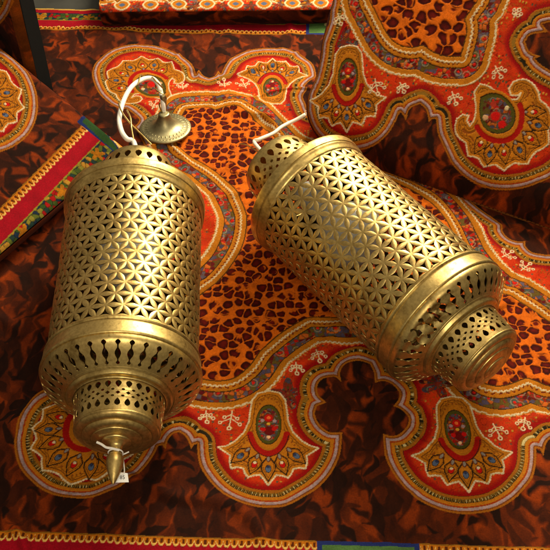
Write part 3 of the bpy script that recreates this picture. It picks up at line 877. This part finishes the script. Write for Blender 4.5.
def lathe(name, prof, seg=112, wob=0.0, seed=0):
    V = []; F = []
    rn = random.Random(seed); ph = [rn.uniform(0, 6.28) for _ in range(4)]
    for (s, R) in prof:
        for k in range(seg):
            a = 2 * math.pi * k / seg
            w = 1 + wob * (math.sin(2 * a + ph[0]) + .6 * math.sin(3 * a + ph[1] + s * 4) + .4 * math.sin(7 * a + ph[2] + s * 9))
            V.append(polar(s * .96 if s < 0 else s, R * w, k / seg))
    for i in range(len(prof) - 1):
        for k in range(seg):
            j = (k + 1) % seg
            F.append((i * seg + k, i * seg + j, (i + 1) * seg + j, (i + 1) * seg + k))
    me = mesh_from(name, V, F); orient_out(me)
    return me

def fine(prof, n=5):
    return [tuple(p) for p in smooth(prof, False, n, 40)]

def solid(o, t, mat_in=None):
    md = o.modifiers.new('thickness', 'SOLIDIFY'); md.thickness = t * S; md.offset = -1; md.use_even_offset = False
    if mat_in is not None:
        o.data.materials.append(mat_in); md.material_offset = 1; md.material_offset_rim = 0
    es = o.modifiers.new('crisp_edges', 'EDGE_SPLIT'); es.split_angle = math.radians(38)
    return o

class Net:
    def __init__(self, n): self.n = n; self.d = {}; self.uv = []; self.e = []; self.F = []
    def v(self, u, v, e=0.0):
        k = (round((u % self.n) * 2e4) % int(self.n * 2e4), round(v * 2e4))
        if k not in self.d: self.d[k] = len(self.uv); self.uv.append((u, v)); self.e.append(e)
        return self.d[k]
    def f(self, *a):
        b = []
        for x in a:
            if x not in b: b.append(x)
        if len(b) > 2: self.F.append(tuple(b))

def drops(net, v0, v1, off, h0, h1, w, M=10):
    """one row of cells, each with a single hole of half width w(t), t from 0 at h0 to 1 at h1"""
    for i in range(net.n):
        a = i + off; b = a + 1; c = a + .5
        lv = [(v0, 0)] + [(h0 + (h1 - h0) * q / M, w(q / M) if 0 < q < M else 0) for q in range(M + 1)] + [(v1, 0)]
        for (va, wa), (vb, wb) in zip(lv[:-1], lv[1:]):
            net.f(net.v(a, va), net.v(c - wa, va), net.v(c - wb, vb), net.v(a, vb))
            net.f(net.v(c + wa, va), net.v(b, va), net.v(b, vb), net.v(c + wb, vb))

def net_mesh(name, net, fmap):
    V = []
    for (u, v), e in zip(net.uv, net.e):
        s, R = fmap(v); V.append(polar(s * .96 if s < 0 else s, R + e, u / net.n))
    me = mesh_from(name, V, net.F); orient_out(me)
    return me

def interp(prof):
    P = np.array(prof, float); L = np.r_[0, np.cumsum(np.hypot(*np.diff(P, axis=0).T))]; L /= L[-1]
    return lambda v: (float(np.interp(v, L, P[:, 0])), float(np.interp(v, L, P[:, 1])))

tear = lambda t: .295 * math.sin(math.pi * t ** .72) ** .9
tear_r = lambda t: .295 * math.sin(math.pi * (1 - t) ** .72) ** .9
rnd = lambda t: .165 * math.sqrt(max(0, 1 - (2 * t - 1) ** 2))
dia = lambda t: .25 * (1 - abs(2 * t - 1))
def baluster(t):
    if t < .20: return .05 + .15 * (1 - abs(t / .10 - 1)) ** .7
    if t < .32: return .055
    if t < .78: return .055 + .20 * math.sin(math.pi * min(1, max(0, (t - .32) / .46))) ** 1.1
    if t < .85: return .05
    return .05 + .13 * math.sin(math.pi * (t - .85) / .15)

def lace(net, a, b, flip=False):
    """teardrop / dot / lozenge / dot / teardrop between heights a and b"""
    L = b - a; q = lambda t: a + L * t
    drops(net, q(0), q(.31), 0, q(.02), q(.29), tear)
    drops(net, q(.31), q(.42), .5, q(.325), q(.41), rnd, 8)
    drops(net, q(.42), q(.56), 0, q(.425), q(.555), dia, 4)
    drops(net, q(.56), q(.67), .5, q(.57), q(.655), rnd, 8)
    drops(net, q(.67), q(1), 0, q(.69), q(.98), tear_r)

def flower_body():
    n, rows = 28, 14
    s0, s1, R = -2.79, -.285, .955
    dv = (s1 - s0) / rows
    arc = 2 * math.pi * R / n
    net = Net(n)
    P = lambda u, v: np.array((u * arc, v))
    NT = 8
    rr = random.Random(4)
    def tri(A, B, C):
        cen = (A + B + C) / 3
        hc = {}
        cor = [A, B, C]
        hs = rr.uniform(.085, .12)
        for k in range(3):
            d = cen - cor[k]; hc[k] = cor[k] + d / np.linalg.norm(d) * arc * (hs + rr.uniform(-.012, .012))
        for k in range(3):
            p, q = cor[k], cor[(k + 1) % 3]; hp, hq = hc[k], hc[(k + 1) % 3]
            mid = (p + q) / 2; nin = cen - mid; nin = nin / np.linalg.norm(nin)
            rows_ = []
            for j in range(NT + 1):
                t = j / NT; sn = math.sin(math.pi * t)
                o = p + (q - p) * t
                h = hp + (hq - hp) * t + nin * arc * (.176 - .5 * hs) * sn
                m1 = o + (h - o) * .5; 
                def put(w, e):
                    return net.v(w[0] / arc, w[1], e)
                rows_.append((put(o, .0048 * sn - .003), put(m1, .0040 * sn - .003), put(h, -.002 * sn - .003)))
            for a, b in zip(rows_[:-1], rows_[1:]):
                net.f(a[0], b[0], b[1], a[1]); net.f(a[1], b[1], b[2], a[2])
    for k in range(rows):
        o = .5 * (k % 2)
        va, vb = s0 + dv * k, s0 + dv * (k + 1)
        for i in range(n):
            x = i + o
            tri(P(x, va), P(x + 1, va), P(x + .5, vb))
            tri(P(x + .5, vb), P(x + 1, va), P(x + 1.5, vb))
    me = net_mesh('pierced_cylinder', net, lambda v: (v, R + .003 * math.sin(v * 5)))
    return me

def build_lantern():
    root = empty('pierced_lantern', (0, 0, 0))
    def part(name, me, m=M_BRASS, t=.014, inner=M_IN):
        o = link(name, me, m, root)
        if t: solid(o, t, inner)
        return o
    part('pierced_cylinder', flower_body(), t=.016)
    part('top_rim', lathe('top_rim', [(-3.10, .46), (-3.10, .60), (-3.085, .80), (-3.065, .965), (-3.062, .986), (-3.052, 1.0), (-3.03, 1.006), (-3.0, 1.005), (-2.95, 1.001), (-2.925, .998), (-2.918, .986), (-2.905, .984), (-2.893, .994), (-2.88, .992), (-2.87, .985), (-2.84, .976), (-2.80, .968), (-2.785, .962), (-2.775, .950)], wob=.0016, seed=2), t=.014)
    part('base_band', lathe('base_band', [(-.30, .948), (-.296, .962), (-.282, .972), (-.268, .984), (-.25, .989), (-.238, .984), (-.23, .972), (-.222, .970), (-.212, .981), (-.19, .988), (-.12, .994), (-.06, 1.002), (-.035, 1.008), (-.018, 1.010), (-.004, 1.004), (.002, .994), (.004, .984)], wob=.0016, seed=5), t=.014)
    # slotted skirt
    net = Net(36)
    for b0, b1 in ((0, .06), (.06, .14)):
        for i in range(36): net.f(net.v(i, b0), net.v(i + .5, b0), net.v(i + .5, b1), net.v(i, b1)); net.f(net.v(i + .5, b0), net.v(i + 1, b0), net.v(i + 1, b1), net.v(i + .5, b1))
    drops(net, .14, .93, 0, .175, .89, baluster, 28)
    for b0, b1 in ((.93, .965), (.965, 1)):
        for i in range(36): net.f(net.v(i, b0), net.v(i + .5, b0), net.v(i + .5, b1), net.v(i, b1)); net.f(net.v(i + .5, b0), net.v(i + 1, b0), net.v(i + 1, b1), net.v(i + .5, b1))
    sk = fine([(.004, .986), (.03, .990), (.07, .980), (.11, .948), (.155, .892), (.20, .822), (.245, .745), (.285, .672)])
    part('slotted_skirt', net_mesh('slotted_skirt', net, interp(sk)), t=.014)
    # bead and pierced collar
    part('collar_bead', lathe('collar_bead', fine([(.278, .690), (.272, .672), (.282, .655), (.305, .648), (.326, .640), (.336, .622), (.336, .600), (.342, .582), (.352, .572)]), wob=.001, seed=8), t=.01)
    net = Net(28)
    lace(net, .05, .90)
    for b0, b1 in ((0, .05), (.90, .95), (.95, 1)):
        for i in range(28): net.f(net.v(i, b0), net.v(i + .5, b0), net.v(i + .5, b1), net.v(i, b1)); net.f(net.v(i + .5, b0), net.v(i + 1, b0), net.v(i + 1, b1), net.v(i + .5, b1))
    part('pierced_collar', net_mesh('pierced_collar', net, interp([(.348, .560), (.42, .553), (.50, .545), (.58, .536), (.66, .526), (.742, .517)])), t=.012)
    part('stepped_dome', lathe('stepped_dome', [(.740, .517), (.748, .523), (.758, .522), (.765, .514), (.768, .506)] + fine([(.768, .506), (.788, .496), (.806, .468), (.814, .436), (.812, .416)], 5)[1:]
         + fine([(.812, .416), (.824, .412), (.848, .384), (.860, .344), (.859, .306)], 5)[1:] + fine([(.859, .306), (.870, .301), (.880, .270), (.892, .225), (.893, .180)], 5)[1:] + fine([(.893, .180), (.905, .172), (.915, .15), (.92, .13)], 3)[1:] + [(.928, .120), (.930, .06), (.930, .0)], wob=.001, seed=3), t=0)
    # pierced cap at the back
    net = Net(22)
    lace(net, .10, .84)
    for b0, b1 in ((0, .10), (.84, .93), (.93, 1)):
        for i in range(22): net.f(net.v(i, b0), net.v(i + .5, b0), net.v(i + .5, b1), net.v(i, b1)); net.f(net.v(i + .5, b0), net.v(i + 1, b0), net.v(i + 1, b1), net.v(i + .5, b1))
    part('pierced_cap', net_mesh('pierced_cap', net, interp([(-3.095, .575), (-3.30, .572), (-3.50, .566), (-3.66, .556), (-3.78, .540), (-3.84, .515)])), t=.012)
    part('cap_top', lathe('cap_top', fine([(-3.835, .519), (-3.862, .495), (-3.875, .42), (-3.885, .25), (-3.892, .12), (-3.91, .085), (-3.95, .075), (-3.99, .068), (-4.005, .05), (-4.007, .0)], 4), 64), t=0)
    bulb = lathe('light_bulb', fine([(-1.55, .0), (-1.56, .14), (-1.63, .30), (-1.77, .43), (-1.95, .48), (-2.15, .45), (-2.34, .34), (-2.46, .24), (-2.62, .18), (-2.66, .15)], 5), 48)
    part('light_bulb', bulb, M_BULB, 0)
    part('bulb_holder', lathe('bulb_holder', [(-2.62, .10), (-2.62, .19), (-3.0, .20), (-3.10, .18)], 40), M_WHITE, 0)
    return root

def tube_mesh(name, pts, r, seg=12, cap=True, n=6, rfun=None):
    P = smooth(pts, False, n, 400) if n > 1 else np.array(pts, float)
    V = []; F = []
    t = P[1] - P[0]; t /= np.linalg.norm(t)
    u = np.cross(t, (0, 0, 1.0)); u = u / np.linalg.norm(u) if np.linalg.norm(u) > 1e-3 else np.array((1., 0, 0))
    for i in range(len(P)):
        t = P[min(i + 1, len(P) - 1)] - P[max(i - 1, 0)]; t = t / np.linalg.norm(t)
        u = u - t * (u @ t); u /= np.linalg.norm(u); w = np.cross(t, u)
        rr = r if rfun is None else r * rfun(i / (len(P) - 1))
        for k in range(seg):
            a = 2 * math.pi * k / seg
            V.append(P[i] + rr * (math.cos(a) * u + math.sin(a) * w))
    for i in range(len(P) - 1):
        for k in range(seg):
            j = (k + 1) % seg; F.append((i * seg + k, i * seg + j, (i + 1) * seg + j, (i + 1) * seg + k))
    if cap:
        F.append(tuple(range(seg - 1, -1, -1))); F.append(tuple((len(P) - 1) * seg + k for k in range(seg)))
    return mesh_from(name, V, F)

LA, RA, TILT = -1.536, -.916, .042
lan = build_lantern()
def lay(o, x, y, a):
    o.rotation_euler = (0, TILT, a)
    o.location = (x * S, y * S, S) ; o.location = o.location - o.rotation_euler.to_matrix() @ Vector((0, 0, S))
lay(lan, -1.915, 6.905, LA)
tag(lan, 'brass pierced lantern with a long white cable loop, ceiling cap and pointed finial', 'lantern', 'pierced brass lanterns')
lan2 = lan.copy(); COL.objects.link(lan2)
for ch in list(lan.children):
    c = ch.copy(); COL.objects.link(c); c.parent = lan2
    if c.name.startswith('slotted_skirt'):
        c.data = ch.data.copy()          # this one has been knocked: crush a stretch of the slots
        rn = random.Random(12)
        for v in c.data.vertices:
            y, z = v.co.y / S, v.co.z / S - 1
            a = math.degrees(math.atan2(y, z)); R = math.hypot(y, z)
            k = max(0, 1 - ((a + 42) / 34) ** 2)
            if k > 0 and .70 < R < .965:
                e = k * min(1, (R - .70) / .08, (.965 - R) / .06)
                nz = math.sin(a * .33 + R * 31) + .7 * math.sin(a * .71 - R * 47 + 1.3)
                v.co.x += S * e * (-.030 + .022 * nz); 
                tt = e * .028 * math.sin(a * .5 + R * 38)
                v.co.y += S * tt * math.cos(math.radians(a)); v.co.z -= S * tt * math.sin(math.radians(a))
lay(lan2, 2.232, 7.815, RA)
tag(lan2, 'brass pierced lantern lying diagonally with dented slots, no finial and a short cream cord', 'lantern', 'pierced brass lanterns')

def mat_of(lo): return Matrix.Translation(lo.location) @ lo.rotation_euler.to_matrix().to_4x4()
def tolocal(lo, P):
    m = mat_of(lo).inverted()
    return np.array([np.array(m @ (Vector(p) * S)) / S for p in P])
def toworld(lo, P):
    m = mat_of(lo)
    return np.array([np.array(m @ (Vector(p) * S)) / S for p in P])

# finial of the left lantern
link('finial', lathe('finial', fine([(.925, .125), (.935, .105), (.955, .080), (1.0, .070), (1.045, .072), (1.06, .082), (1.075, .090), (1.10, .098), (1.15, .103), (1.20, .098), (1.28, .077), (1.36, .048), (1.42, .022), (1.445, .0)], 4), 40), M_BRASS, lan)

# cable loop and ceiling cap of the left lantern
def gz(px, py, z): return ground(px, py, z)
cab = [np.array(toworld(lan, [(-3.80, 0, 1)])[0]), gz(134, 142.5, 1.06), gz(127, 139, 1.10), gz(121.5, 131, 1.10), gz(119.3, 118, 1.08), gz(123.5, 101, 1.05), gz(131, 87.5, 1.0), gz(141, 80, .93), gz(151, 78.2, .84), gz(158, 84, .74), gz(161.5, 95, .62), gz(163.2, 104, .50), gz(163.8, 112, .36)]
cw = smooth(cab, False, 6, 400)
link('cable', tube_mesh('cable', tolocal(lan, cab), .040), M_WHITE, lan)
cc = ground(165.5, 129, .05)
V = []; F = []; seg = 64
cprof = [(.0, -.045), (.30, -.045), (.44, -.035), (.452, -.012), (.440, .008), (.40, .014), (.33, .024), (.26, .044), (.20, .080), (.15, .135), (.115, .205), (.098, .265), (.098, .285), (.088, .298), (.06, .300), (.0, .300)]
cen = tolocal(lan, [cc])[0]
tl = Matrix.Rotation(math.radians(-7), 3, 'Y')
for R, z in cprof:
    for k in range(seg):
        a = 2 * math.pi * k / seg
        q = tl @ Vector((R * math.cos(a), R * math.sin(a), z)); V.append((cen[0] + q.x, cen[1] + q.y, cen[2] + q.z + .03))
for i in range(len(cprof) - 1):
    for k in range(seg):
        j = (k + 1) % seg; F.append((i * seg + k, i * seg + j, (i + 1) * seg + j, (i + 1) * seg + k))
can = link('ceiling_cap', mesh_from('ceiling_cap', V, F), M_BRASSD, lan)
# engraved rows of little leaves round the cap
V = []; F = []
def leaf(R0, R1, z0, z1, a, w):
    b = len(V)
    for (R, z, da, up) in ((R0, z0, 0, .002), ((R0 + R1) / 2, (z0 + z1) / 2, -w, .002), (R1, z1, 0, .002), ((R0 + R1) / 2, (z0 + z1) / 2, w, .002), ((R0 + R1) / 2, (z0 + z1) / 2, 0, .006)):
        q = tl @ Vector((R * math.cos(a + da), R * math.sin(a + da), z + up)); V.append((cen[0] + q.x, cen[1] + q.y, cen[2] + q.z + .03))
    for i in range(4): F.append((b + i, b + (i + 1) % 4, b + 4))
for k in range(44): leaf(.415, .372, .0115, .0175, 2 * math.pi * k / 44, .05)
for k in range(30): leaf(.360, .290, .019, .035, 2 * math.pi * (k + .5) / 30, .06)
link('engraving', mesh_from('engraving', V, F), M_BRASSD, can, False)
# hook and the thin brass wires wound round the cable
link('hook', tube_mesh('hook', tolocal(lan, [gz(164, 113, .33), gz(163.8, 103, .50), gz(162.5, 95, .64)]), .05, 12), M_BRASSD, lan)
seg_ = cw[38:-4]; wire = []
for i in range(0, len(seg_) - 1):
    t = seg_[i + 1] - seg_[i]; t /= np.linalg.norm(t)
    a = np.cross(t, (0, 0, 1.)); a /= np.linalg.norm(a); b = np.cross(a, t)
    th_ = i * .36 + .5 * math.sin(i * .3); rr_ = .054 + .022 * (1 + math.sin(i * .37)) * .5
    wire.append(seg_[i] + rr_ * (math.cos(th_) * a + math.sin(th_) * b))
link('wire', tube_mesh('wire', tolocal(lan, wire), .011, 8, n=3), M_BRASS, lan)
for pts in ([(118.5, 103, 1.12), (122, 112, 1.16), (130, 123, 1.13), (141, 134, 1.10), (152, 145, 1.06)], [(127, 110, 1.12), (130.5, 118, 1.14), (131.5, 128, 1.12), (134, 142, 1.08)], [(152, 77, .88), (157, 82, .86), (163, 88.5, .72)], [(160, 102, .60), (159.5, 106, .52), (162, 112, .38)]):
    link('wire', tube_mesh('wire', tolocal(lan, [gz(*p) for p in pts]), .013, 8), M_BRASS, lan)

# cord of the right lantern
q0 = toworld(lan2, [(-3.81, 0, 1.0)])[0]
link('cord', tube_mesh('cord', tolocal(lan2, [q0, gz(254.5, 142.8, 1.04), gz(259, 139.5, 1.06), gz(266, 136.5, 1.02), gz(274, 132.8, .96), gz(281, 127.3, .92), gz(288, 123.5, .90), gz(296, 119.8, .92), gz(305.5, 114.4, .98)]), .030, 12), M_CORD, lan2)
link('wire', tube_mesh('wire', tolocal(lan2, [gz(240, 144, .75), gz(246, 145, .86), gz(252, 148, .98), q0]), .012, 8), M_BRASS, lan2)

# price tag tied to the finial
ax = lambda s, r, a: toworld(lan, [polar(s, r, a / 360)])[0]
root = empty('price_tag', ground(122, 477, .0))
strp = [ax(1.03, .085, k) for k in range(-150, 160, 24)]
keep(link('string', tube_mesh('string', strp + [ax(1.01, .12, 125), ax(.99, .16, 112)], .009, 8), M_STRING, root), root)
keep(link('string', tube_mesh('string', [ax(1.035, .085, 40), ax(1.02, .09, -20), ax(1.0, .13, -52), ax(.965, .18, -60), ax(.94, .24, -64)], .016, 8), M_STRING, root), root)
keep(link('string', tube_mesh('string', [ax(1.035, .085, 120), ax(1.15, .125, 130), ax(1.27, .12, 115), gz(119, 474, .92)], .008, 6), M_STRING, root), root)
cz = .90
quad = [gz(118.8, 472.0, cz), gz(127.6, 473.2, cz - .02), gz(128.8, 482.2, cz - .06), gz(114.2, 482.6, cz - .03)]
nn = np.cross(quad[1] - quad[0], quad[3] - quad[0]); nn /= np.linalg.norm(nn); nn = nn if nn[2] > 0 else -nn
V = [q for q in quad] + [q - nn * .006 for q in quad]
card = link('card', mesh_from('card', V, [(0, 1, 2, 3), (7, 6, 5, 4), (0, 4, 5, 1), (1, 5, 6, 2), (2, 6, 7, 3), (3, 7, 4, 0)]), M_CARD, root, False); keep(card, root)
cu = bpy.data.curves.new('price', 'FONT'); cu.body = '85'; cu.size = .062 * S; cu.align_x = 'CENTER'; cu.align_y = 'CENTER'
tmp = bpy.data.objects.new('price', cu); COL.objects.link(tmp)
bpy.context.view_layer.update()
pm = bpy.data.meshes.new_from_object(tmp.evaluated_get(bpy.context.evaluated_depsgraph_get()))
bpy.data.objects.remove(tmp)
e1 = quad[2] - quad[3]; e1 /= np.linalg.norm(e1); e2 = np.cross(nn, e1)
mid = (quad[0] + quad[1] + quad[2] + quad[3]) / 4 + nn * .003
for v in pm.vertices:
    q = mid * S + e1 * v.co.x + e2 * v.co.y; v.co = Vector(q)
pr = link('price', pm, M_INK, card, False)
tag(root, 'small white price tag tied with string to the pointed finial', 'price tag')

# ------------------------------------------------------------------ camera, light, world
cam = bpy.data.cameras.new('camera'); co = bpy.data.objects.new('camera', cam); COL.objects.link(co)
cam.sensor_width = 36; cam.sensor_fit = 'HORIZONTAL'; cam.lens = 36 * FPX / 550
co.location = (0, 0, CH * S); co.rotation_euler = (math.pi / 2 - TH, 0, 0)
cam.clip_start = .02; cam.clip_end = 60
scene.camera = co

def area(name, loc, target, size, power, col):
    l = bpy.data.lights.new(name, 'AREA'); l.shape = 'DISK'; l.size = size * S; l.energy = power; l.color = col
    o = bpy.data.objects.new(name, l); COL.objects.link(o)
    o.location = Vector(loc) * S
    o.rotation_euler = (Vector(target) - Vector(loc)).to_track_quat('-Z', 'Y').to_euler()
    return o
area('shop_lamp', (4.2, 19.6, 9.2), (0.5, 10, 0), 5.0, 32, (1.0, .86, .60))
area('ceiling_lamp', (3.6, 17.0, 16.0), (0, 9, 0), 9.0, 12, (1.0, .88, .66))
area('fill_light', (1.0, -4.0, 15.0), (0, 9, 0), 10.0, 17, (1.0, .88, .66))  # added soft fill from the front, brightens the brass facing the camera
w = bpy.data.worlds.new('World'); scene.world = w; w.use_nodes = True
nt = w.node_tree; bg = nt.nodes['Background']
bg.inputs['Color'].default_value = (1.0, .80, .55, 1); bg.inputs['Strength'].default_value = .25
scene.view_settings.view_transform = 'Standard'; scene.view_settings.look = 'None'
scene.view_settings.exposure = 0; scene.view_settings.gamma = 1
